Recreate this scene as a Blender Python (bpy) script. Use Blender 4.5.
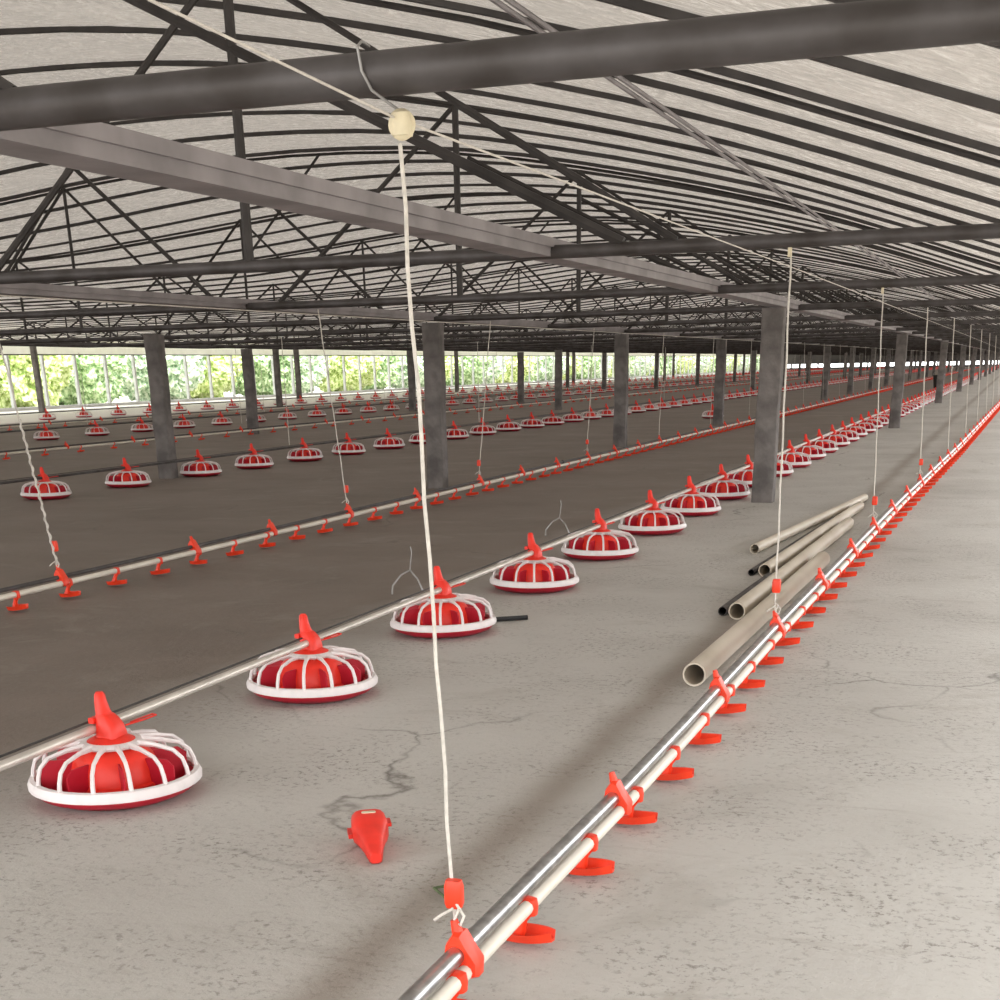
import bpy, bmesh, math, random
from mathutils import Vector, Matrix, noise
C = bpy.context.scene
COL = C.collection
PI = math.pi
random.seed(7)
for o in list(bpy.data.objects): bpy.data.objects.remove(o)

# ------------------------------------------------------------------ camera
cam_d = bpy.data.cameras.new('camera'); cam = bpy.data.objects.new('camera', cam_d); COL.objects.link(cam)
PX, PY, F = 500.97, 946.68, 1330.35
def vdir(vx, vy, s=1):
    return (Vector((vx-PX, -(vy-PY), -F))*s).normalized()
ry = vdir(1020, 357); rx = vdir(-3480, 444, -1); rx = (rx - ry*rx.dot(ry)).normalized(); rz = rx.cross(ry)
Rm = Matrix((rx, ry, rz))                      # world = Rm @ camera
H = 1.0
cam.matrix_world = Matrix.Translation((0, 0, H)) @ Rm.to_4x4()
cam_d.sensor_width = 36; cam_d.lens = F/1000*36
cam_d.shift_x = (500-PX)/1000; cam_d.shift_y = (PY-500)/1000
cam_d.clip_start = .02; cam_d.clip_end = 600
C.camera = cam

# ------------------------------------------------------------------ light and exposure
w = bpy.data.worlds.new('world'); C.world = w; w.use_nodes = True
wn = w.node_tree.nodes; bg = wn['Background']
bg.inputs[0].default_value = (0.975, 0.98, 0.985, 1); bg.inputs[1].default_value = 3.6
sd = bpy.data.lights.new('sun', 'SUN'); sd.energy = 4.5; sd.angle = math.radians(6); sd.color = (1, .95, .86)
sun = bpy.data.objects.new('sun', sd); COL.objects.link(sun)
sun.rotation_euler = Vector((.42, -.30, .86)).to_track_quat('Z', 'Y').to_euler()
C.view_settings.view_transform = 'Standard'; C.view_settings.look = 'None'
C.view_settings.exposure = 0.42; C.view_settings.gamma = 1; C.view_settings.use_curve_mapping = False

# ------------------------------------------------------------------ helpers
def mat(name, col, rough=.6, metal=0., var=0., scale=8., bump=0., bscale=40., spec=.4, col2=None, trans=0.):
    m = bpy.data.materials.new(name); m.use_nodes = True
    nt = m.node_tree; N = nt.nodes; L = nt.links; b = N['Principled BSDF']
    b.inputs['Roughness'].default_value = rough; b.inputs['Metallic'].default_value = metal
    b.inputs['Specular IOR Level'].default_value = spec
    tc = N.new('ShaderNodeTexCoord')
    n = N.new('ShaderNodeTexNoise'); n.inputs['Scale'].default_value = scale; n.inputs['Detail'].default_value = 5
    L.new(tc.outputs['Object'], n.inputs['Vector'])
    r = N.new('ShaderNodeValToRGB'); L.new(n.outputs['Fac'], r.inputs[0])
    c2 = col2 or tuple(max(0, c*(1-var)) for c in col)
    r.color_ramp.elements[0].position = .35; r.color_ramp.elements[1].position = .65
    r.color_ramp.elements[0].color = (*c2, 1); r.color_ramp.elements[1].color = (*col, 1)
    L.new(r.outputs[0], b.inputs['Base Color'])
    if bump:
        n2 = N.new('ShaderNodeTexNoise'); n2.inputs['Scale'].default_value = bscale; n2.inputs['Detail'].default_value = 4
        L.new(tc.outputs['Object'], n2.inputs['Vector'])
        bp = N.new('ShaderNodeBump'); bp.inputs['Strength'].default_value = bump; bp.inputs['Distance'].default_value = .02
        L.new(n2.outputs['Fac'], bp.inputs['Height']); L.new(bp.outputs[0], b.inputs['Normal'])
    return m

def link(name, me, parent=None):
    o = bpy.data.objects.new(name, me); COL.objects.link(o)
    if parent: o.parent = parent
    return o
def obj(name, bm, m, parent=None, smooth=True):
    bmesh.ops.recalc_face_normals(bm, faces=bm.faces)
    me = bpy.data.meshes.new(name); bm.to_mesh(me); bm.free()
    for x in (m if isinstance(m, (list, tuple)) else [m]): me.materials.append(x)
    if smooth:
        for p_ in me.polygons: p_.use_smooth = True
        me.set_sharp_from_angle(angle=math.radians(38))
    return link(name, me, parent)
def tag(o, label=None, cat=None, group=None, kind=None):
    if label: o['label'] = label
    if cat: o['category'] = cat
    if group: o['group'] = group
    if kind: o['kind'] = kind
    return o
def empty(name, loc=(0, 0, 0), rz_=0):
    o = bpy.data.objects.new(name, None); COL.objects.link(o); o.location = loc; o.rotation_euler = (0, 0, rz_)
    o.empty_display_size = .05; return o
def copy_tree(o, parent=None):
    c = o.copy(); COL.objects.link(c); c.parent = parent
    for ch in list(o.children): copy_tree(ch, c)
    return c
def box(bm, c, s, mi=0, rot=None):
    M = Matrix.Translation(c)
    if rot is not None: M = M @ rot
    r = bmesh.ops.create_cube(bm, size=1, matrix=M @ Matrix.Diagonal((*s, 1)))
    for f in {f for v in r['verts'] for f in v.link_faces}: f.material_index = mi
def tube(bm, pts, r, n=8, cap=True, mi=0, closed=False, sq=False):
    pts = [Vector(p_) for p_ in pts]; rs = r if isinstance(r, (list, tuple)) else [r]*len(pts)
    rings = []; up = None
    for i, p_ in enumerate(pts):
        if closed: t = (pts[(i+1) % len(pts)]-pts[i-1]).normalized()
        else: t = (pts[min(i+1, len(pts)-1)]-pts[max(i-1, 0)]).normalized()
        if up is None: up = Vector((0, 0, 1)) if abs(t.z) < .9 else Vector((1, 0, 0))
        a = t.cross(up).normalized(); b = a.cross(t).normalized(); up = b
        off = PI/4 if sq else 0
        rings.append([bm.verts.new(p_+(a*math.cos(2*PI*k/n+off)+b*math.sin(2*PI*k/n+off))*rs[i]) for k in range(n)])
    m = len(rings)
    for i in range(m if closed else m-1):
        A = rings[i]; B = rings[(i+1) % m]
        for k in range(n):
            f = bm.faces.new((A[k], A[(k+1) % n], B[(k+1) % n], B[k])); f.material_index = mi
    if cap and not closed:
        f = bm.faces.new(rings[0]); f.material_index = mi
        f = bm.faces.new(rings[-1][::-1]); f.material_index = mi
def pipe_hollow(bm, a, b, ro, ri, n=20):
    a = Vector(a); b = Vector(b); t = (b-a).normalized(); u = t.cross(Vector((0, 0, 1))).normalized(); v = u.cross(t)
    def ring(c, r): return [bm.verts.new(c+(u*math.cos(2*PI*k/n)+v*math.sin(2*PI*k/n))*r) for k in range(n)]
    R_ = [ring(a, ro), ring(b, ro), ring(b, ri), ring(a, ri)]
    for i in range(4):
        A = R_[i]; B = R_[(i+1) % 4]
        for k in range(n): bm.faces.new((A[k], A[(k+1) % n], B[(k+1) % n], B[k]))
def lathe(bm, prof, n=32, c=(0, 0, 0), mi=0, sx=1, sy=1, close=False):
    c = Vector(c); rings = []
    for (r, z) in prof:
        rings.append([bm.verts.new(c+Vector((r*sx*math.cos(2*PI*k/n), r*sy*math.sin(2*PI*k/n), z))) for k in range(n)])
    m = len(rings)
    for i in range(m if close else m-1):
        A = rings[i]; B = rings[(i+1) % m]
        for k in range(n):
            f = bm.faces.new((A[k], A[(k+1) % n], B[(k+1) % n], B[k])); f.material_index = mi
    return rings
def loft(bm, secs, mi=0, cap=True):
    rings = [[bm.verts.new(Vector(p_)) for p_ in s] for s in secs]; n = len(rings[0])
    for A, B in zip(rings, rings[1:]):
        for k in range(n):
            f = bm.faces.new((A[k], A[(k+1) % n], B[(k+1) % n], B[k])); f.material_index = mi
    if cap:
        f = bm.faces.new(rings[0][::-1]); f.material_index = mi
        f = bm.faces.new(rings[-1]); f.material_index = mi
def rrect(cx, cy, z, w_, d, k=3, r=.3):
    r_ = min(w_, d)*r; out = []
    for (sx, sy, a0) in ((1, 1, 0), (-1, 1, PI/2), (-1, -1, PI), (1, -1, 1.5*PI)):
        for i in range(k+1):
            a = a0+PI/2*i/k
            out.append((cx+sx*(w_/2-r_)+r_*math.cos(a), cy+sy*(d/2-r_)+r_*math.sin(a), z))
    return out
def interp(x, xs, ys):
    if x <= xs[0]: return ys[0]
    for i in range(1, len(xs)):
        if x <= xs[i]:
            return ys[i-1]+(ys[i]-ys[i-1])*(x-xs[i-1])/(xs[i]-xs[i-1])
    return ys[-1]
ORD = ['nearest', 'second', 'third', 'fourth', 'fifth', 'sixth', 'seventh', 'eighth', 'ninth', 'tenth', 'eleventh', 'twelfth',
       'thirteenth', 'fourteenth', 'fifteenth', 'sixteenth', 'seventeenth', 'eighteenth', 'nineteenth', 'twentieth']

# ------------------------------------------------------------------ materials
M_red = mat('red_plastic', (.80, .035, .020), .42, var=.25, scale=14)
M_cone = mat('orange_red_plastic', (.80, .034, .018), .42, var=.15, scale=10)
M_dred = mat('pan_red_plastic', (.50, .010, .028), .45, var=.2, scale=10)
M_white = mat('white_plastic', (.76, .70, .69), .45, var=.1, scale=20)
M_orange = mat('orange_plastic', (.84, .050, .015), .4, var=.15, scale=12)
M_pvc = mat('white_pvc', (.72, .67, .58), .4, var=.12, scale=3)
M_galv = mat('galvanised_steel', (.52, .52, .53), .28, 1., var=.35, scale=30)
M_feedpipe = mat('dull_galvanised_tube', (.66, .61, .55), .38, .45, var=.2, scale=10)
M_steel = mat('weathered_dark_steel', (.088, .080, .080), .5, .35, var=.45, scale=9, col2=(.05, .043, .040))
M_beam = mat('grey_painted_beam', (.27, .245, .25), .6, .1, var=.3, scale=6)
M_rib = mat('dark_roof_steel', (.062, .055, .052), .6, .3, var=.4, scale=7)
M_post = mat('grey_concrete_post', (.205, .185, .175), .85, var=.5, scale=6, bump=.5, bscale=25)
M_rope = mat('pale_cord', (.64, .60, .54), .8, var=.2, scale=60)
M_wire = mat('grey_wire', (.35, .34, .33), .5, .6, var=.2, scale=20)
M_cream = mat('cream_nylon', (.66, .58, .40), .5, var=.15, scale=30)
M_black = mat('black_plastic', (.02, .02, .022), .5, var=.3, scale=20)
M_oldpvc = mat('stained_cream_pvc', (.68, .61, .51), .45, var=.35, scale=2, col2=(.54, .47, .38))
M_green = mat('green_cord', (.10, .14, .06), .7, var=.4, scale=40)
M_wall = mat('white_render', (.68, .67, .64), .8, var=.12, scale=2)
M_dwall = mat('grey_end_wall', (.13, .12, .12), .85, var=.4, scale=.8)
M_mull = mat('white_frame', (.62, .62, .60), .6, var=.2, scale=3)
M_soil = mat('pale_ground', (.48, .455, .42), .95, var=.3, scale=.6, col2=(.38, .355, .31))

def floor_material():
    m = bpy.data.materials.new('worn_concrete'); m.use_nodes = True
    nt = m.node_tree; N = nt.nodes; L = nt.links; b = N['Principled BSDF']
    tc = N.new('ShaderNodeTexCoord')
    def nz(scale, detail=6, rough=.6, vec=None, dist=0):
        n = N.new('ShaderNodeTexNoise'); n.inputs['Scale'].default_value = scale; n.inputs['Detail'].default_value = detail
        n.inputs['Roughness'].default_value = rough; n.inputs['Distortion'].default_value = dist
        L.new(vec or tc.outputs['Object'], n.inputs['Vector']); return n.outputs['Fac']
    def ramp(src, stops):
        r = N.new('ShaderNodeValToRGB'); L.new(src, r.inputs[0]); e = r.color_ramp.elements
        while len(e) < len(stops): e.new(.5)
        for x, (p_, c) in zip(e, stops): x.position = p_; x.color = (*c, 1) if len(c) == 3 else c
        return r.outputs[0]
    def mix(a, b_, fac, mode='MIX'):
        x = N.new('ShaderNodeMix'); x.data_type = 'RGBA'; x.blend_type = mode
        if isinstance(fac, float): x.inputs[0].default_value = fac
        else: L.new(fac, x.inputs[0])
        for s, k in ((a, 6), (b_, 7)):
            if isinstance(s, tuple): x.inputs[k].default_value = (*s, 1)
            else: L.new(s, x.inputs[k])
        return x.outputs[2]
    base = ramp(nz(.7, 8, .6), [(.3, (.40, .38, .35)), (.5, (.475, .455, .425)), (.7, (.53, .512, .48))])
    # the floor left of the feeder line turns darker and browner: an edge with a wobbling outline
    sep = N.new('ShaderNodeSeparateXYZ'); L.new(tc.outputs['Object'], sep.inputs[0])
    wob = N.new('ShaderNodeMath'); wob.operation = 'MULTIPLY_ADD'; L.new(nz(1.3, 4), wob.inputs[0])
    wob.inputs[1].default_value = .5; L.new(sep.outputs[0], wob.inputs[2])
    mr = N.new('ShaderNodeMapRange'); L.new(wob.outputs[0], mr.inputs[0])
    mr.inputs[1].default_value = -2.5; mr.inputs[2].default_value = -1.75; mr.inputs[3].default_value = 1; mr.inputs[4].default_value = 0
    brown_tone = ramp(nz(.9, 7, .65), [(.3, (.15, .118, .098)), (.7, (.225, .182, .155))])
    c = mix(base, brown_tone, mr.outputs[0])
    # damp dark patches, trowel streaks, pits, cracks
    c = mix(c, (.30, .27, .23), ramp(nz(1.6, 5, .7, dist=1.2), [(.55, (0, 0, 0)), (.75, (.55, .55, .55))]))
    mp = N.new('ShaderNodeMapping'); mp.inputs['Scale'].default_value = (1, 6, 1); L.new(tc.outputs['Object'], mp.inputs[0])
    c = mix(c, (.24, .21, .18), ramp(nz(1.1, 6, .7, vec=mp.outputs[0], dist=.6), [(.60, (0, 0, 0)), (.72, (.35, .35, .35))]))
    # clustered pits and grains
    pit = ramp(nz(48, 4, .75), [(.53, (0, 0, 0)), (.62, (.85, .85, .85))]); clus = ramp(nz(2.6, 5, .7), [(.42, (.08, .08, .08)), (.60, (1, 1, 1))])
    pm = N.new('ShaderNodeMath'); pm.operation = 'MULTIPLY'; L.new(pit, pm.inputs[0]); L.new(clus, pm.inputs[1])
    c = mix(c, (.20, .18, .16), pm.outputs[0])
    # darker brown streak just left of the right drinking line, and sunlight on the floor by the far left windows, painted in as pale colour
    def band(lo, hi, soft, wob_amt):
        w2 = N.new('ShaderNodeMath'); w2.operation = 'MULTIPLY_ADD'; L.new(nz(1.7, 5), w2.inputs[0]); w2.inputs[1].default_value = wob_amt; L.new(sep.outputs[0], w2.inputs[2])
        outs = []
        for a_, b2 in ((lo-soft, lo+soft), (hi+soft, hi-soft)):
            q = N.new('ShaderNodeMapRange'); q.interpolation_type = 'SMOOTHSTEP'; L.new(w2.outputs[0], q.inputs[0]); q.inputs[1].default_value = a_; q.inputs[2].default_value = b2; outs.append(q.outputs[0])
        k_ = N.new('ShaderNodeMath'); k_.operation = 'MULTIPLY'; L.new(outs[0], k_.inputs[0]); L.new(outs[1], k_.inputs[1]); return k_.outputs[0]
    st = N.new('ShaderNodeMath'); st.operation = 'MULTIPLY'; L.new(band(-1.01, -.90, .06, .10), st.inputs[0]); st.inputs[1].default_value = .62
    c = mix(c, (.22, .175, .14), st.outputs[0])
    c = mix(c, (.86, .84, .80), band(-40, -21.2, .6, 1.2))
    c = mix(c, (.12, .105, .09), ramp(nz(70, 2, .6), [(.68, (0, 0, 0)), (.75, (.5, .5, .5))]))
    c = mix(c, (.66, .63, .58), ramp(nz(30, 3, .7), [(.66, (0, 0, 0)), (.80, (.4, .4, .4))]))
    dv = N.new('ShaderNodeMix'); dv.data_type = 'RGBA'; dv.blend_type = 'ADD'; dv.inputs[0].default_value = .45
    nn = N.new('ShaderNodeTexNoise'); nn.inputs['Scale'].default_value = 2.2; nn.inputs['Detail'].default_value = 6
    L.new(tc.outputs['Object'], nn.inputs['Vector']); L.new(tc.outputs['Object'], dv.inputs[6]); L.new(nn.outputs['Color'], dv.inputs[7])
    vo = N.new('ShaderNodeTexVoronoi'); vo.feature = 'DISTANCE_TO_EDGE'; vo.inputs['Scale'].default_value = .62
    L.new(dv.outputs[2], vo.inputs['Vector'])
    crack = ramp(vo.outputs['Distance'], [(.0, (1, 1, 1)), (.006, (0, 0, 0))])
    gate = ramp(nz(.8, 3), [(.50, (0, 0, 0)), (.60, (.75, .75, .75))])
    mm = N.new('ShaderNodeMath'); mm.operation = 'MULTIPLY'; L.new(crack, mm.inputs[0]); L.new(gate, mm.inputs[1])
    c = mix(c, (.10, .085, .07), mm.outputs[0])
    L.new(c, b.inputs['Base Color'])
    b.inputs['Roughness'].default_value = .62; b.inputs['Specular IOR Level'].default_value = .35
    bp = N.new('ShaderNodeBump'); bp.inputs['Strength'].default_value = .5; bp.inputs['Distance'].default_value = .01
    L.new(nz(22, 6, .7), bp.inputs['Height']); L.new(bp.outputs[0], b.inputs['Normal'])
    return m
def film_material():
    m = bpy.data.materials.new('crinkled_roof_film'); m.use_nodes = True
    nt = m.node_tree; N = nt.nodes; L = nt.links; b = N['Principled BSDF']; out = N['Material Output']
    tc = N.new('ShaderNodeTexCoord'); mp = N.new('ShaderNodeMapping'); mp.inputs['Scale'].default_value = (1.3, 2.0, 1)
    L.new(tc.outputs['Object'], mp.inputs[0])
    n = N.new('ShaderNodeTexNoise'); n.inputs['Scale'].default_value = 4.5; n.inputs['Detail'].default_value = 9
    n.inputs['Roughness'].default_value = .78; n.inputs['Distortion'].default_value = 2.2; L.new(mp.outputs[0], n.inputs['Vector'])
    r = N.new('ShaderNodeValToRGB'); L.new(n.outputs['Fac'], r.inputs[0]); e = r.color_ramp.elements
    e[0].position = .40; e[0].color = (.34, .31, .275, 1); e[1].position = .60; e[1].color = (.90, .89, .86, 1)
    x = e.new(.51); x.color = (.56, .52, .475, 1)
    nb = N.new('ShaderNodeTexNoise'); nb.inputs['Scale'].default_value = 2.2; nb.inputs['Detail'].default_value = 6; nb.inputs['Roughness'].default_value = .7
    L.new(tc.outputs['Object'], nb.inputs['Vector']); rb = N.new('ShaderNodeValToRGB'); L.new(nb.outputs['Fac'], rb.inputs[0])
    rb.color_ramp.elements[0].position = .38; rb.color_ramp.elements[0].color = (.66, .64, .61, 1); rb.color_ramp.elements[1].position = .60; rb.color_ramp.elements[1].color = (1, 1, 1, 1)
    mb_ = N.new('ShaderNodeMix'); mb_.data_type = 'RGBA'; mb_.blend_type = 'MULTIPLY'; mb_.inputs[0].default_value = 1
    L.new(r.outputs[0], mb_.inputs[6]); L.new(rb.outputs[0], mb_.inputs[7])
    L.new(mb_.outputs[2], b.inputs['Base Color']); b.inputs['Roughness'].default_value = .42; b.inputs['Metallic'].default_value = .25
    bp = N.new('ShaderNodeBump'); bp.inputs['Strength'].default_value = .8; bp.inputs['Distance'].default_value = .03
    L.new(n.outputs['Fac'], bp.inputs['Height']); L.new(bp.outputs[0], b.inputs['Normal'])
    tr = N.new('ShaderNodeBsdfTranslucent'); tr.inputs[0].default_value = (.95, .88, .80, 1)
    mx = N.new('ShaderNodeMixShader'); mx.inputs[0].default_value = .068
    L.new(b.outputs[0], mx.inputs[1]); L.new(tr.outputs[0], mx.inputs[2]); L.new(mx.outputs[0], out.inputs[0])
    return m
def curtain_material():
    m = mat('rolled_film_curtain', (.85, .84, .80), .6, var=.12, scale=5)
    nt = m.node_tree; N = nt.nodes; L = nt.links
    tr = N.new('ShaderNodeBsdfTranslucent'); tr.inputs[0].default_value = (.95, .93, .88, 1)
    mx = N.new('ShaderNodeMixShader'); mx.inputs[0].default_value = .45
    L.new(N['Principled BSDF'].outputs[0], mx.inputs[1]); L.new(tr.outputs[0], mx.inputs[2]); L.new(mx.outputs[0], N['Material Output'].inputs[0])
    return m
def leaf_material(name, c1, c2, c3):
    m = bpy.data.materials.new(name); m.use_nodes = True
    nt = m.node_tree; N = nt.nodes; L = nt.links; b = N['Principled BSDF']; tc = N.new('ShaderNodeTexCoord')
    n = N.new('ShaderNodeTexNoise'); n.inputs['Scale'].default_value = 7; n.inputs['Detail'].default_value = 8; L.new(tc.outputs['Object'], n.inputs['Vector'])
    r = N.new('ShaderNodeValToRGB'); L.new(n.outputs['Fac'], r.inputs[0]); e = r.color_ramp.elements
    e[0].position = .38; e[0].color = (*c1, 1); e[1].position = .62; e[1].color = (*c3, 1); x = e.new(.5); x.color = (*c2, 1)
    L.new(r.outputs[0], b.inputs['Base Color']); b.inputs['Roughness'].default_value = .7
    return m
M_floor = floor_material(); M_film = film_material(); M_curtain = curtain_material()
LEAF = [leaf_material('green_leaves', (.14, .26, .10), (.40, .56, .28), (.75, .86, .60)),
        leaf_material('pale_green_leaves', (.22, .36, .20), (.55, .68, .48), (.88, .94, .80)),
        leaf_material('yellow_green_leaves', (.24, .36, .08), (.58, .68, .28), (.84, .90, .58))]

# ------------------------------------------------------------------ structure
YE = 190.0; XL = -29.5; XR = 1.15
RX = [-29.6, -24, -18, -14, -11.2, -9.3, -8.0, -6.5, -5.2, -4.2, -3.3, -2.4, -1.5, -.15, .6, 1.25]
RZ = [2.05, 2.12, 2.18, 2.22, 2.32, 2.48, 2.62, 2.72, 2.70, 2.61, 2.45, 2.27, 2.05, 1.62, 1.38, 1.20]
def roofz(x):
    return sum(interp(x+d, RX, RZ) for d in (-.5, -.25, 0, .25, .5))/5 if x < .7 else interp(x, RX, RZ)
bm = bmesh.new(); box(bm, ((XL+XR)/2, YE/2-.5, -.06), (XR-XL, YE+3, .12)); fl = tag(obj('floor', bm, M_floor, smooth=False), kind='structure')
bm = bmesh.new(); box(bm, (-40, 95, -.2), (300, 360, .1)); tag(obj('ground', bm, M_soil, smooth=False), kind='structure')
xs = [XL-.2+(XR+.2-XL)*i/90 for i in range(91)]
bm = bmesh.new(); rows = []
NY = 960
for j in range(NY+1):
    y = -1.2+j*(YE+1.4)/NY
    ph = (y+.17)/0.914
    sag = -.030*abs(math.sin(PI*ph))
    rows.append([bm.verts.new((x, y, roofz(x)+.020+sag*(1+.6*noise.noise(Vector((x*.7, y*.9, 3)))))) for x in xs])
for A, B in zip(rows, rows[1:]):
    for k in range(len(xs)-1): bm.faces.new((A[k], A[k+1], B[k+1], B[k]))
ceil = tag(obj('ceiling', bm, M_film), kind='structure')
# rafters: curved ribs under the film, parts of the ceiling
def rib_bm(ys):
    bm = bmesh.new()
    X_ = [XL+.05+(XR-.05-XL)*i/60 for i in range(61)]
    for y in ys:
        secs = [[(x, y-.014, roofz(x)+.015), (x, y+.014, roofz(x)+.015), (x, y+.014, roofz(x)-.012), (x, y-.014, roofz(x)-.012)] for x in X_]
        loft(bm, secs)
    return bm
r0 = obj('rafter', rib_bm([0]), M_rib, ceil, smooth=False)
nr = 0; ys_rest = []
k = 0
while -.17+0.914*k < YE-.3:
    y = -.17+0.914*k
    if k < 100:
        o = r0 if k == 0 else r0.copy()
        if k: COL.objects.link(o); o.parent = ceil
        o.location = (0, y + random.uniform(-.03, .03), 0)
    else: ys_rest.append(y)
    k += 1
tag(obj('distant_rafters', rib_bm(ys_rest), M_rib, ceil, smooth=False), kind='stuff')
# long purlin bars under the ribs
for x, z_ in ((-1.42, 1.90), (-7.2, roofz(-7.2)-.05), (-16.5, roofz(-16.5)-.05)):
    bm = bmesh.new()
    for d in (-.018, .018): tube(bm, [(x+d, -1, z_), (x+d, YE-.3, z_)], .0075, 6)
    obj('purlin', bm, M_beam, ceil)
# walls
bm = bmesh.new(); box(bm, (XL-.06, YE/2-.5, .02), (.12, YE+3, .10)); box(bm, (XL-.04, YE/2-.5, 1.86), (.02, YE+3, .44), 2); box(bm, (XL+.02, YE/2-.5, 1.62), (.05, YE+3, .035), 1)
tag(obj('wall_left', bm, [M_wall, M_steel, M_curtain], smooth=False), kind='structure')
bm = bmesh.new(); box(bm, (XR+.05, YE/2-.5, .06), (.10, YE+3, .12)); box(bm, (XR+.05, YE/2-.5, 1.15), (.10, YE+3, .07))
tag(obj('wall_right', bm, M_wall, smooth=False), kind='structure')
bm = bmesh.new()
box(bm, ((XL+XR)/2, YE+.06, .08), (XR-XL, .12, .30))
box(bm, ((XL+XR)/2, YE+.06, 1.62), (XR-XL, .12, 1.94))
tag(obj('wall_back', bm, M_dwall, smooth=False), kind='structure')
# windows of the left wall: bays of five openings between white mullions
y = 33.9; wi = 1
mb = bmesh.new(); box(mb, (0, 0, 0), (.10, .09, 1.57)); m0 = None
while y < YE-1:
    e = empty('window_%d' % wi, (XL-.06, y, 0)); tag(e, kind='structure')
    for j in range(5):
        if y+1.7*j > YE-.2: break
        if m0 is None: m0 = obj('mullion', mb, M_mull, e, smooth=False); o = m0
        else: o = m0.copy(); COL.objects.link(o); o.parent = e
        o.location = (0, 1.7*j, .85); o.rotation_euler = (0, 0, 0)
    bm = bmesh.new(); box(bm, (0, 4.2, .085), (.16, 8.4, .03)); obj('sill', bm, M_mull, e, smooth=False)
    wi += 1; y += 8.5
for j in range(30):
    e = empty('window_%d' % wi, (XR+.05, -1+6.4*j, 0)); tag(e, kind='structure'); wi += 1
    bm = bmesh.new(); box(bm, (0, 0, .62), (.06, .06, 1.0)); obj('mullion', bm, M_mull, e, smooth=False)
for j in range(9):
    e = empty('window_%d' % wi, (XL+1.7+3.4*j, YE+.06, 0)); tag(e, kind='structure'); wi += 1
    bm = bmesh.new(); box(bm, (0, 0, .44), (.2, .1, .42)); obj('mullion', bm, M_dwall, e, smooth=False)

# bushes beyond the left windows
def bush_mesh(seed, rx_, ry_, rz__):
    bm = bmesh.new(); bmesh.ops.create_icosphere(bm, subdivisions=6, radius=1)
    for v in bm.verts:
        d = v.co.normalized()
        r = 1+.22*noise.noise(d*2.2+Vector((seed, 0, 0)))+.16*noise.noise(d*6+Vector((0, seed, 0)))+.10*noise.noise(d*16+Vector((0, 0, seed)))+.08*noise.noise(d*40+Vector((0, seed, seed)))
        v.co = Vector((d.x*r*rx_, d.y*r*ry_, max(-.98, d.z*r)*rz__+rz__))
    return bm
protos = []
for s in range(3):
    protos.append(obj('bush', bush_mesh(s*3.7+1, 1.75, 1.85, 1.75), LEAF[s], smooth=True))
yy = 34.0; i = 0
while yy < 205:
    src = protos[i % 3]
    o = src if i < 3 else src.copy()
    if i >= 3: COL.objects.link(o)
    o.location = (-33.4-(i % 2)*.7, yy, -.16); o.rotation_euler = (0, 0, random.random()*6); s = random.uniform(.95, 1.06); o.scale = (s, s, s)
    kind = ['bright green', 'pale green', 'yellow-green'][i % 3]
    if i < 9: tag(o, '%s leafy bush outside the left windows, %s from the left edge of the photo' % (kind, ORD[i].replace('nearest', 'first')), 'bush', 'bushes outside the left windows')
    else: tag(o, '%s bush far down outside the left windows, blurred by distance' % kind, 'bush', 'far %s bushes outside the left windows' % kind)
    i += 1; yy += 4.35

# ------------------------------------------------------------------ roof trusses (3.2 apart)
ZB = 1.39
TY = [2.07, 5.33, 8.52]+[11.75+3.2*k for k in range(56)]
TY = [y for y in TY if y < YE-1]
def chordz(x): return interp(x, [-29.6, -20, -12.9, 2], [1.93, 1.66, ZB, ZB])
def bar(bm, a, b, r=.012, n=6): tube(bm, [(a[0], 0, a[1]), (b[0], 0, b[1])], r, n)
KP = [-3.3, -8.2, -11.3, -14.5, -17.7, -20.9, -24.1, -27.2]
DIAG = []
for x in KP:
    DIAG += [((x, roofz(x)-.03), (x-1.25, chordz(x-1.25)+.02), .0140), ((x, roofz(x)-.03), (x+1.75 if x == -3.3 else x+1.3, chordz(x+1.3)+.02), .0130)]
DIAG += [((-1.75, ZB+.02), (-4.25, roofz(-4.25)-.03), .0205), ((-5.0, ZB+.02), (-6.5, roofz(-6.5)-.03), .014), ((-6.9, ZB+.02), (-5.6, roofz(-5.6)-.03), .011)]
def make_truss(detail, first=False):
    root = empty('roof_truss')
    b = bmesh.new(); rr = .0285 if first else .024
    tube(b, [(XL+.05, 0, chordz(XL)), (-20, 0, chordz(-20)), (-12.9, 0, ZB), (XR-.05, 0, ZB)], rr, 20 if first else 10); obj('bottom_chord', b, M_steel, root)
    b = bmesh.new(); X_ = [XL+.1+(XR-.2-XL)*i/60 for i in range(61)]
    tube(b, [(x, 0, roofz(x)-.03) for x in X_], .012, 6); obj('top_chord', b, M_rib, root)
    if detail:
        for x in KP:
            b = bmesh.new(); bar(b, (x, chordz(x)), (x, roofz(x)-.04), .0195 if x == -3.3 else .015); obj('upright', b, M_rib, root)
        for a, c, r in DIAG:
            b = bmesh.new(); bar(b, a, c, r); obj('diagonal_brace', b, M_rib, root)
    else:
        b = bmesh.new()
        for x in KP: bar(b, (x, chordz(x)), (x, roofz(x)-.04), .016, 4)
        for a, c, r in DIAG: bar(b, a, c, r, 4)
        obj('web_bars', b, M_rib, root)
    return root
tp = None; tf = None
DR = {0: .45, 1: .33, 2: 0., 3: -.2}
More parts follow.
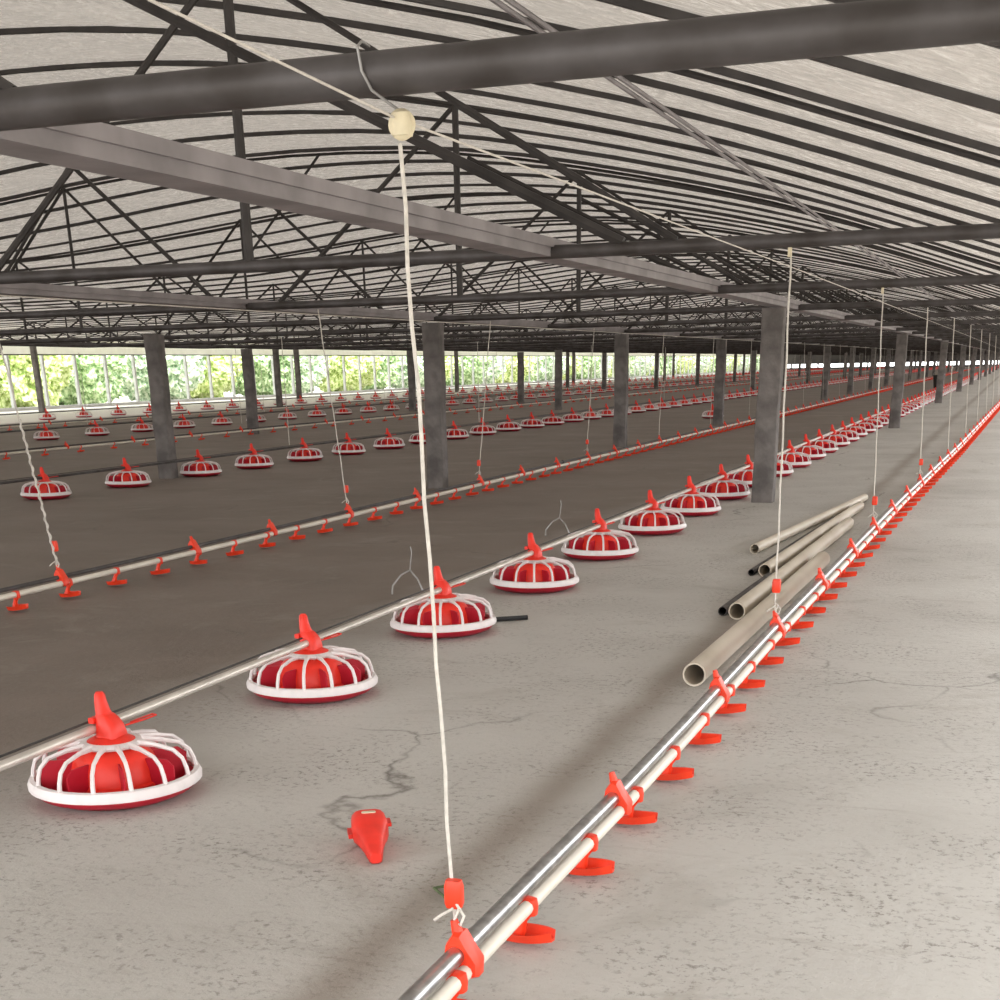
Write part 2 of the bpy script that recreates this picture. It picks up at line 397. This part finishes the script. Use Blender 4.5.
for i, y in enumerate(TY):
    if i == 0: t = make_truss(True, True)
    elif i <= 12: t = make_truss(True) if tp is None else copy_tree(tp); tp = tp or t
    else: t = make_truss(False) if tf is None else copy_tree(tf); tf = tf or t
    t.location = (0, y, 0)
    dx = DR.get(i, -.2)
    if i == 1 or i == 2 or i > 3 or i == 3:
        for c in t.children:
            if c.name.split('.')[0] in ('upright', 'diagonal_brace', 'web_bars'): c.location.x = dx
    if i < 12:
        lab = 'dark round pipe truss running right across the top of the photo, closest overhead' if i == 0 else \
              'dark steel roof truss across the shed, %s from the camera' % ORD[i]
        tag(t, lab, 'roof truss', 'roof trusses across the shed')
    else: tag(t, 'dark steel roof truss in the distance where the trusses merge together', 'roof truss', 'far roof trusses merging in the distance')
# lengthwise beams on the post rows
for x, lab in ((-1.75, 'wide grey boxed beam running lengthwise overhead along the right row of posts'),
               (-4.85, 'grey lengthwise beam overhead along the second row of posts')):
    bm = bmesh.new(); box(bm, (x, YE/2-1.2, ZB+.012), (.12, YE-1.5, .055 if x > -2 else .045))
    box(bm, (x-.065, YE/2-1.2, ZB+.03), (.012, YE-1.5, .03)); box(bm, (x+.065, YE/2-1.2, ZB+.03), (.012, YE-1.5, .03))
    tag(obj('lengthwise_beam', bm, M_beam, smooth=False), lab, 'beam', 'lengthwise beams')

# ------------------------------------------------------------------ posts
def make_post(sd_):
    bm = bmesh.new(); random.seed(sd_); secs = []
    for j in range(9):
        z = 1.365*j/8; d = .004*random.uniform(-1, 1)
        secs.append(rrect(d, d*.6, z, .165+.006*random.uniform(-1, 1), .135, 2, .12))
    loft(bm, secs); return obj('concrete_post', bm, M_post)
pp = [make_post(3), make_post(8)]
rowA = [(-1.75, y) for y in (10.93, 23.47, 36.7, 49.4, 62.1, 74.8, 87.5, 100., 114., 130., 148., 170.)]
rowB = [(-4.85, y) for y in (11.84, 18.25, 24.88, 31.3)]+[(-5.0, y) for y in (40.7, 47.2, 54.1, 60.6, 67., 74., 81., 88., 95., 102., 115., 130., 148., 168.)]
rowC = [(-8.2, 12.64), (-12.5, 22.08), (-10.6, 33.9), (-14.6, 34.1), (-13.2, 38.65), (-15.7, 56.4), (-14.8, 61.6), (-14.4, 68.3), (-14.9, 80.6), (-14.9, 93), (-14.9, 106), (-14.9, 120), (-14.9, 136), (-14.9, 156), (-14.9, 178)]
rowD = [(-27.6, 36.1), (-21.1, 39.), (-23.6, 45.1), (-21.1, 52), (-23.5, 60), (-21.1, 69), (-23.5, 78), (-21.1, 90), (-23.5, 103), (-21.1, 118), (-23.5, 135), (-21.1, 155), (-23.5, 176)]
rowE = [(-8.6, y) for y in (50, 57, 64, 71, 78, 86, 95, 105, 118, 133, 150, 170)]
pi_ = 0
for nm, row, cnt in (('row nearest the right drinking line', rowA, 4), ('second row from the right', rowB, 9), ('scattered middle rows, left of the second row', rowC, 9), ('row close to the bright left windows', rowD, 5), ('far middle row', rowE, 0)):
    for j, (x, y) in enumerate(row):
        src = pp[pi_ % 2]; o = src if pi_ < 2 else src.copy()
        if pi_ >= 2: COL.objects.link(o)
        o.location = (x, y, 0); pi_ += 1; o.scale = (1, 1, (chordz(x)-.028)/1.365)
        if j < cnt: tag(o, '%s square grey concrete post of the %s' % (ORD[j], nm), 'post', 'concrete posts under the roof')
        else: tag(o, 'small far-off grey concrete post, one of the %s' % nm, 'post', 'far concrete posts, '+nm)
random.seed(21)

# ------------------------------------------------------------------ pan feeders
def spoke_pts(a, R_=1.):
    ca, sa = math.cos(a), math.sin(a)
    return [(r*ca, r*sa, z) for r, z in ((.214, .050), (.209, .080), (.200, .104), (.176, .124), (.125, .135), (.078, .138))]
def g_dish(bm, n=40, mi=0):
    lathe(bm, [(.0, .006), (.17, .004), (.205, .018), (.222, .034), (.224, .040), (.214, .040), (.200, .026), (.16, .014), (.0, .014)], n, mi=mi)
def g_rim(bm, n=40, mi=0):
    lathe(bm, [(.216, .034), (.228, .036), (.229, .046), (.222, .060), (.210, .062), (.206, .056), (.212, .042)], n, mi=mi, close=True)
def g_grill(bm, ns=14, tn=6, mi=0, n=32):
    for k_ in range(ns): tube(bm, spoke_pts(2*PI*k_/ns+.12), [.0062, .0058, .0055, .0055, .0065, .009], tn, mi=mi)
    lathe(bm, [(.064, .134), (.084, .131), (.088, .137), (.080, .143), (.064, .144)], n, mi=mi, close=True)
def g_inner(bm, n=32, mi=0):
    lathe(bm, [(.126, .014), (.128, .040), (.118, .044), (.115, .072), (.105, .102), (.085, .124), (.062, .137)], n, mi=mi)
def g_skirt(bm, n=8, mi=0):
    # upright red divider fins standing round the feed cone, on a low inner rim
    lathe(bm, [(.186, .020), (.188, .040), (.183, .040), (.181, .020)], 32, mi=mi, close=True)
    for k_ in range(n):
        M = Matrix.Rotation(2*PI*k_/n-.05, 4, 'Z')
        P = [(.100, .016), (.190, .024), (.193, .090), (.172, .106), (.106, .104)]
        f1 = [bm.verts.new(M @ Vector((r, -.0025, z))) for r, z in P]; f2 = [bm.verts.new(M @ Vector((r, .0025, z))) for r, z in P]
        bm.faces.new(f1).material_index = mi; bm.faces.new(f2[::-1]).material_index = mi
        for i in range(5): bm.faces.new((f1[i], f2[i], f2[(i+1) % 5], f1[(i+1) % 5])).material_index = mi
PZ = .174     # feed pipe height
def g_cone(bm, n=24, mi=0):
    lathe(bm, [(.064, .134), (.063, .144), (.048, .151), (.038, .156), (.0, .156)], n, mi=mi)
    # saddle wrapped round the pipe
    loft(bm, [rrect(.004, 0, .146, .064, .078), rrect(.004, 0, .164, .066, .072), rrect(.002, 0, .184, .062, .062), rrect(-.004, 0, .200, .050, .054), rrect(-.010, 0, .210, .040, .042)], mi)
    # tapered finger
    loft(bm, [rrect(-.010, 0, .204, .043, .045, 3, .45), rrect(-.016, .002, .220, .037, .038, 3, .45), rrect(-.020, .004, .240, .032, .032, 3, .45), rrect(-.022, .006, .257, .028, .028, 3, .48), rrect(-.022, .006, .264, .018, .018, 3, .48)], mi)
    box(bm, (-.032, -.018, .196), (.016, .03, .014), mi)
def make_feeder():
    root = empty('pan_feeder')
    b = bmesh.new(); g_dish(b); d = obj('pan', b, M_dred, root)
    b = bmesh.new(); g_rim(b); obj('rim', b, M_white, d)
    b = bmesh.new(); g_grill(b); obj('grill', b, M_white, root)
    b = bmesh.new(); g_inner(b); obj('feed_cone', b, M_cone, root)
    b = bmesh.new(); g_skirt(b, 8); obj('divider_fins', b, M_dred, root, smooth=False)
    b = bmesh.new(); g_cone(b); c = obj('pipe_saddle', b, M_cone, root)
    b = bmesh.new(); tube(b, [(.03, .03, .176), (.05, .10, .178), (.05, .145, .178), (.035, .15, .178), (.025, .06, .176)], .0025, 5)
    obj('shut_off_slide', b, M_red, c)
    return root
def make_feeder_far(n=16, tn=3, ns=14):
    b = bmesh.new(); g_dish(b, n, 0); g_rim(b, n, 1); g_grill(b, ns, tn, 1, n); g_inner(b, n, 2); g_cone(b, 8, 2)
    return obj('pan_feeder', b, [M_dred, M_white, M_cone])
near_f = make_feeder(); far_f = None
near_used = False
FROWS = [('front', -2.108, 2.775, 1.194, 'feeder row nearest the camera', 96, 26, 18),
         ('second', -8.0, 10.36, 1.24, 'second feeder row', 84, 14, 11),
         ('third', -15.4, 20.16, 1.44, 'third feeder row', 66, 0, 7),
         ('fourth', -22.5, 29.6, 1.5, 'fourth feeder row', 54, 0, 4)]
for rn, x0, y0, st, lab, cnt, ndet, nlab in FROWS:
    for j in range(cnt):
        y = y0+st*j+(.12 if (rn == 'second' and j == 2) else .02 if (j == 0 and rn == 'front') else 0)
        if y > YE-2: break
        if j < ndet:
            o = copy_tree(near_f) if near_used else near_f; near_used = True
        else:
            if far_f is None: far_f = make_feeder_far(); o = far_f
            else: o = far_f.copy(); COL.objects.link(o)
        o.location = (x0+(.035 if (j == 0 and rn == 'front') else 0)+random.uniform(-.006, .006), y+random.uniform(-.02, .02), 0); o.rotation_euler = (0, random.uniform(-.01, .01), random.uniform(-.05, .05)); o.scale = (.96, .96, 1)
        if j < nlab: tag(o, 'red pan feeder with white grill, %s in the %s' % (ORD[j], lab), 'feeder', 'pan feeders of the '+lab)
        else: tag(o, 'small distant red pan feeder along the %s' % lab, 'feeder', 'far pan feeders of the '+lab)
    # beyond the counted pans: the row's last ones, a few pixels each, merge
    bm = bmesh.new(); y = y0+st*cnt
    while y < YE-3:
        lathe(bm, [(.0, .01), (.20, .02), (.215, .05), (.20, .10), (.08, .14), (.03, .19), (.02, .26), (.0, .26)], 8, c=(x0, y, 0)); y += st
    tag(obj('distant_pan_feeders', bm, M_red), 'blur of tiny red feeders at the far end of the %s' % lab, 'feeders', kind='stuff')
    # feed pipe
    y_end = YE-1.5
    root = empty('feed_pipe', (x0, 0, 0)); y1 = y0-2.6 if rn == 'front' else y0-8
    b = bmesh.new(); tube(b, [(0, y1, PZ), (0, y_end, PZ)], .0115, 14); obj('auger_tube', b, M_feedpipe if rn == 'front' else M_steel, root)
    b = bmesh.new(); tube(b, [(-.016, y1, PZ+.016), (-.016, y_end, PZ+.016)], .0032, 6); obj('anti_perch_wire', b, M_rib, root)
    tag(root, '%s tube feeding the %s' % ('long pale metal auger' if rn == 'front' else 'long dark auger', lab), 'feed pipe', 'feed pipes')
o = far_f.copy(); COL.objects.link(o); o.location = (-5.55, 27.9, 0)
tag(o, 'lone red feeder on the dark floor behind the left drinking line, apart from every row', 'feeder')
# hanger hooks on the front feed pipe
for j, (y, lab) in enumerate(((5.0, 'twisted wire hook on the front feed pipe behind the third feeder'), (7.0, 'twisted wire hook on the front feed pipe between the fourth and fifth feeders'))):
    b = bmesh.new(); x = -2.13
    tube(b, [(x, y, PZ+.015), (x-.02, y, PZ+.06), (x-.06, y+.02, PZ+.09), (x-.10, y+.02, PZ+.07), (x-.13, y, PZ+.03), (x-.125, y-.02, PZ-.0)], .004, 6)
    tube(b, [(x-.06, y+.02, PZ+.09), (x-.05, y+.02, PZ+.16), (x-.055, y+.02, PZ+.18)], .0020, 6)
    tag(obj('wire_hook', b, M_wire), lab, 'hook', 'wire hooks on the front feed pipe')
b = bmesh.new(); tube(b, [(-1.98, 5.42, .012), (-1.86, 5.50, .012)], .010, 8)
tag(obj('black_stick', b, M_black), 'short black stick lying on the floor beside the third feeder of the front row', 'stick')

# ------------------------------------------------------------------ drinking lines
def cup_bm():
    b = bmesh.new(); 
    # clip round the water pipe
    loft(b, [rrect(0, 0, -.017, .032, .022), rrect(0, 0, .0, .035, .024), rrect(0, 0, .014, .030, .022), rrect(0, 0, .017, .016, .014)])
    # arm down to the cup
    loft(b, [rrect(.0, 0, -.014, .022, .016), rrect(-.014, 0, -.034, .018, .015), rrect(-.022, 0, -.062, .026, .022)])
    # leaf shaped trough
    secs = []; N_ = 10
    for i in range(N_+1):
        t = i/N_; x = -.052+.104*t; wd = .034*math.sin(PI*min(.985, .22+.74*t))**.6; z0 = -.072+.010*t**2
        secs.append([(x, -wd, z0+.020), (x, -wd*.6, z0), (x, wd*.6, z0), (x, wd, z0+.020), (x, wd*.84, z0+.019), (x, wd*.5, z0+.006), (x, -wd*.5, z0+.006), (x, -wd*.84, z0+.019)])
    loft(b, secs)
    return b
def bracket_bm():
    b = bmesh.new()
    # collar around both tubes with a raised eye
    def ring(y): return [(-.030, y, .000), (-.026, y, .024), (-.008, y, .052), (.010, y, .050), (.028, y, .018), (.052, y, -.018), (.050, y, -.050), (.030, y, -.058), (.012, y, -.040), (-.010, y, -.026)]
    loft(b, [[(x*.9, yy_, z*.9) for x, yy_, z in ring(-.026)], ring(-.014), ring(.014), [(x*.9, yy_, z*.9) for x, yy_, z in ring(.026)]])
    tube(b, [(-.004, 0, .045), (-.012, 0, .075)], [.014, .009], 8)
    bmesh.ops.scale(b, vec=(.74, .80, .74), verts=b.verts)
    return b
def drinker_line(xf, y0, y1, ys_cup, ys_br, label, simple=False, zs=.108, dark=False):
    root = empty('drinking_line', (xf(y0), y0, 0))
    tag(root, label, 'drinking line', 'drinking lines')
    n = 36; Y_ = [y0+(y1-y0)*(i/n)**1.6 for i in range(n+1)]
    L_ = Vector((xf(y0), y0, 0))
    b = bmesh.new(); tube(b, [Vector((xf(y), y, zs))-L_ for y in Y_], .0160 if not dark else .010, 16); obj('support_tube', b, M_steel if dark else M_galv, root)
    b = bmesh.new(); tube(b, [Vector((xf(y)+.016, y, zs-.028))-L_ for y in Y_], .0135, 10)
    obj('water_pipe', b, M_pvc, root)
    if not simple and y0 < 2:
        for yj in (1.76, 7.6, 13.7):
            b = bmesh.new(); tube(b, [Vector((xf(yj), yj-.003, zs))-L_, Vector((xf(yj), yj+.003, zs))-L_], .0158, 16)
            obj('tube_joint', b, M_black, root)
    c0 = b0 = None; rest = bmesh.new(); nrest = 0
    for i, y in enumerate(ys_cup):
        p_ = Vector((xf(y)+.016, y, zs-.028))-L_
        if i < 100:
            if c0 is None: c0 = obj('drip_cup', cup_bm(), M_orange, root, smooth=True); o = c0
            else: o = c0.copy(); COL.objects.link(o); o.parent = root
            o.location = p_; o.rotation_euler = (random.uniform(-.05, .05), random.uniform(-.04, .04), random.uniform(-.22, .08))
        else:
            box(rest, p_+Vector((.03, 0, -.058)), (.11, .04, .02)); box(rest, p_+Vector((0, 0, -.02)), (.04, .03, .06)); nrest += 1
    if nrest: tag(obj('distant_drip_cups', rest, M_orange, root, smooth=False), kind='stuff')
    else: rest.free()
    for i, y in enumerate(ys_br[:100]):
        p_ = Vector((xf(y), y, zs))-L_
        if b0 is None: b0 = obj('hanger_bracket', bracket_bm(), M_orange, root); o = b0
        else: o = b0.copy(); COL.objects.link(o); o.parent = root
        o.location = p_
    return root
brL = [5.5, 6.7, 7.6, 8.7, 9.9]+[11.3+1.1*k for k in range(90)]
def xR(y): return interp(y, [1.0, 2.2, 3, 5, 10, 16.7, 32.4, 60], [-.778, -.756, -.738, -.730, -.666, -.53, -.30, -.05])
cups = [1.83, 2.18, 2.56, 2.92, 3.30, 3.67, 4.05, 4.41, 4.80]+[5.17+.365*k for k in range(105)]
brs = [1.885, 2.80, 3.93, 5.01, 6.16, 7.28, 8.35, 9.45]+[10.55+1.1*k for k in range(30)]
drinker_line(xR, 1.0, 44, cups, brs, 'right-hand drinking line, shiny steel tube and white pipe with orange drip cups')
drinker_line(lambda y: -4.24, 1.5, YE-3, [4.75+.395*k for k in range(460)], brL,
             'left drinking line with red cups behind the front feeder row', dark=True)
drinker_line(lambda y: -12.3, 5, YE-3, [12.0+.8*k for k in range(99)], [14.9+1.6*k for k in range(60)], 'thin far drinking line between the second and third feeder rows', True, dark=True)
drinker_line(lambda y: -18.9, 12, YE-3, [20.0+.9*k for k in range(99)], [24.9+1.8*k for k in range(48)], 'faint farthest drinking line between the third and fourth feeder rows', True, dark=True)

# ------------------------------------------------------------------ ropes, pulleys, cables
def rope(a, b_, r, label, group, knot=True, wob=.0, twist=False, ka=.07):
    root = empty('hanging_rope', b_)
    A = Vector(a)-Vector(b_); n = 14; bm = bmesh.new()
    pts = [A*(1-i/n)+Vector((wob*math.sin(i*1.9), wob*math.cos(i*1.3), 0)) for i in range(n+1)]
    pts[0] = A; pts[-1] = Vector((0, 0, 0)); tube(bm, pts, r, 6); obj('cord', bm, M_rope, root)
    if twist:
        bm = bmesh.new(); m = 90
        tube(bm, [A*(.55*(1-i/m))+Vector((.005*math.sin(i*.9), .005*math.cos(i*.9), 0)) for i in range(m+1)], .0045, 5); obj('wound_cord', bm, M_rope, root)
    if knot:
        bm = bmesh.new()
        loft(bm, [rrect(0, 0, ka, .026, .018), rrect(0, 0, ka+.008, .031, .022), rrect(0, 0, ka+.038, .031, .022), rrect(0, 0, ka+.048, .026, .016)])
        obj('rope_adjuster', bm, M_orange, root)
        bm = bmesh.new()
        tube(bm, [(0, 0, .035), (.010, -.012, .030), (.022, -.014, .014), (.016, -.016, -.002), (.004, -.014, .004), (.014, -.016, .026)], .0028, 6)
        tube(bm, [(.004, -.016, .026), (-.016, -.020, .014), (-.028, -.022, .004)], .0026, 6)
        obj('rope_knot', bm, M_rope, root)
    tag(root, label, 'rope', group); return root
PUL = Vector((-.885, 2.07, 1.325))
rope((-.885, 2.06, 1.30), (-.775, 1.90, .158), .0031, 'long pale rope from the cream pulley to the right drinking line', 'ropes of the right drinking line', True, .002, ka=.022)
# pulley with sheave and wire hook
root = empty('pulley', PUL); root.scale = (.72, .72, .72)
b = bmesh.new(); lathe(b, [(.0, -.012), (.022, -.012), (.027, -.009), (.021, -.003), (.021, .003), (.027, .009), (.022, .012), (.0, .012)], 20)
bmesh.ops.rotate(b, verts=b.verts, cent=(0, 0, 0), matrix=Matrix.Rotation(PI/2, 3, 'X')); sh = obj('sheave', b, M_cream, root); sh.rotation_euler = (0, 0, .5)
b = bmesh.new(); loft(b, [rrect(0, 0, -.020, .036, .040), rrect(0, 0, .0, .046, .044), rrect(0, 0, .020, .036, .036), rrect(0, 0, .027, .018, .018)]); o = obj('pulley_housing', b, M_cream, root)
b = bmesh.new(); tube(b, [(0, 0, .022), (-.020, -.012, .036), (-.048, -.034, .058), (-.062, -.046, .090), (-.068, -.048, .130), (-.066, -.030, .142), (-.064, .0, .138)], .0030, 6); obj('wire_hanger', b, M_wire, root)
tag(root, 'cream plastic pulley wired to the thick pipe at top centre', 'pulley')
# lifting cable along the shed
b = bmesh.new(); tube(b, [(-1.03, 1.15, 1.442), (-.993, 1.60, 1.395), (-.89, 2.06, 1.332), (-.875, 6, 1.335), (-.86, 20, 1.34), (-.84, 60, 1.34), (-.84, 110, 1.34)], .0018, 6)
tag(obj('lifting_cable', b, M_rope), 'thin white cable running from top left through the cream pulley into the distance', 'cable')
b = bmesh.new(); tube(b, [(-4.30, -.5, 1.33), (-4.28, 50, 1.33), (-4.28, 110, 1.33)], .003, 5)
tag(obj('lifting_cable', b, M_rope), 'thin cable overhead following the left drinking line', 'cable')
for k_, i in enumerate(range(1, 13)):
    y = TY[i]; x = xR(y)-.06
    top = (x-.02, y, 1.36)
    if k_ < 5: lab = 'pale rope hanging to the right drinking line, %s from the camera' % ORD[k_+1]
    else: lab = 'faint rope to the right drinking line, far down the shed near the right edge'
    yb = min(brs, key=lambda q: abs(q-y+.05)); rope(top, (xR(yb)-.006, yb, .158), .0036 if i < 3 else .0048, lab, 'ropes of the right drinking line' if k_ < 5 else 'far ropes of the right drinking line', i < 4, .0015)
    if k_ < 2:
        b = bmesh.new(); box(b, (x-.02, y-.030, 1.352), (.013, .012, .03)); tag(obj('small_pulley', b, M_cream), 'small pulley under the %s truss at the top of a rope' % ORD[i], 'pulley', 'small pulleys')
for k_, i in enumerate(range(1, 22)):
    y = TY[i]; x = -4.25
    labs = 'twisted pale rope at the left edge hanging to the left drinking line' if k_ == 0 else \
        ('thin rope hanging to the left drinking line, %s from the camera' % ORD[k_] if k_ < 7 else 'faint rope to the left drinking line, far down the shed')
    yb = min(brL, key=lambda q: abs(q-y-.1)); rope((x-.03, y, 1.36), (-4.246, yb, .158), .0036, labs, 'ropes of the left drinking line' if k_ < 7 else 'far ropes of the left drinking line', k_ < 4, .002, k_ == 0)
for xx, nm, i0 in ((-8.0, 'second feeder row', 2), (-12.3, 'far drinking line', 4), (-15.4, 'third feeder row', 6)):
    for k_, i in enumerate(range(i0, 28, 2)):
        if k_ < 4: lab = 'thin grey rope hanging to the %s, %s from the camera' % (nm, ORD[k_])
        else: lab = 'hair-thin rope to the %s, lost in the distance' % nm
        rope((xx, TY[i], 1.36), (xx, TY[i], .20), .0042, lab, ('' if k_ < 4 else 'far ')+'ropes of the '+nm, False, .002)

# ------------------------------------------------------------------ loose things on the floor
def loose(a, b_, ro, lab, m=M_oldpvc, ri=None):
    bm = bmesh.new(); pipe_hollow(bm, (a[0], a[1], ro), (b_[0], b_[1], ro), ro, ri or ro*.86)
    tag(obj('loose_pipe', bm, m), lab, 'pipe', 'loose pipes on the floor')
loose((-.905, 4.42), (-.855, 7.4), .040, 'thick cream plastic pipe on the floor, nearest of the loose pipes, touching the drinking line')
loose((-1.00, 5.72), (-.915, 9.2), .036, 'second loose cream pipe from the camera, in the middle of the bundle')
loose((-1.075, 5.80), (-1.045, 6.85), .020, 'thin dark pipe lying along the left of the second cream pipe', M_steel)
loose((-1.09, 6.98), (-.965, 10.4), .032, 'third loose pipe, pale grey, with its dark open end left of the bundle')
loose((-1.16, 7.0), (-1.055, 9.6), .017, 'thin dark pipe lying beside the third loose pipe', M_steel)
loose((-1.29, 7.85), (-1.0, 11.1), .028, 'leftmost and farthest loose pipe, slim and pale, angled away from the drinking line')
# red fallen part
root = empty('fallen_feeder_part', (-1.26, 2.60, .0), .52)
b = bmesh.new()
loft(b, [rrect(0, .055, .042, .082, .030, 3, .2), rrect(0, .040, .044, .094, .040, 3, .2)], cap=True)
b.free(); b = bmesh.new()
def sec(y, w_, h_, zc, xo=0): return [(xo+p_[0], y, zc+p_[1]) for p_ in [(q[0], q[1]) for q in rrect(0, 0, 0, w_, h_, 3, .32)]]
loft(b, [sec(.055, .070, .062, .036), sec(.050, .080, .072, .040), sec(.0, .082, .072, .040), sec(-.022, .066, .062, .036), sec(-.062, .046, .046, .027), sec(-.115, .030, .032, .018), sec(-.122, .022, .022, .017)])
obj('hopper', b, M_red, root)
b = bmesh.new(); loft(b, [rrect(.0, .028, .0745, .034, .016, 3, .4), rrect(.0, .028, .0775, .032, .014, 3, .4)]); obj('slot_insert', b, M_cream, root)
b = bmesh.new(); box(b, (-.044, .025, .03), (.012, .05, .010)); obj('side_lug', b, M_red, root, smooth=False)
b = bmesh.new(); box(b, (.044, .025, .05), (.010, .04, .008)); obj('side_lug', b, M_red, root, smooth=False)
tag(root, 'loose bright red plastic feeder spout lying alone on the concrete, bottom centre', 'feeder part')
b = bmesh.new(); tube(b, [(-.925, 2.27, .006), (-.955, 2.31, .012), (-.985, 2.35, .010), (-1.02, 2.39, .006), (-1.00, 2.41, .006)], .0030, 6)
tag(obj('cord_scrap', b, M_green), 'dark green scrap of cord on the floor beside the nearest rope', 'cord')
# black bucket far away
b = bmesh.new(); lathe(b, [(.0, .0), (.20, .0), (.27, .52), (.29, .52), (.29, .56), (.25, .56), (.19, .03), (.0, .03)], 20)
root = empty('bucket', (-2.73, 55.8, 0)); root.scale = (.8, .8, .8); obj('bucket_body', b, M_black, root)
b = bmesh.new(); tube(b, [(.28*math.cos(a), 0, .54+.2*math.sin(a)) for a in [PI*i/10 for i in range(11)]], .01, 6); obj('bucket_handle', b, M_wire, root)
tag(root, 'black bucket standing on the floor far down the aisle at the right', 'bucket')
# dark motor boxes under the beams at the left edge
for j, (x, y) in enumerate(((-10.3, 12.0), (-10.0, 12.4))):
    root = empty('winch_motor', (x, y, 1.22))
    b = bmesh.new(); loft(b, [rrect(0, 0, 0, .16, .12), rrect(0, 0, .10, .16, .12)]); obj('motor_housing', b, M_black, root)
    b = bmesh.new(); tube(b, [(-.12, 0, .05), (.12, 0, .05)], .03, 10); tube(b, [(0, 0, .09), (0, 0, .17)], .02, 8); obj('motor_shaft', b, M_black, root)
    tag(root, ('leftmost' if j == 0 else 'second from left')+' small black motor hung under the beams at the left edge', 'motor', 'black motors')
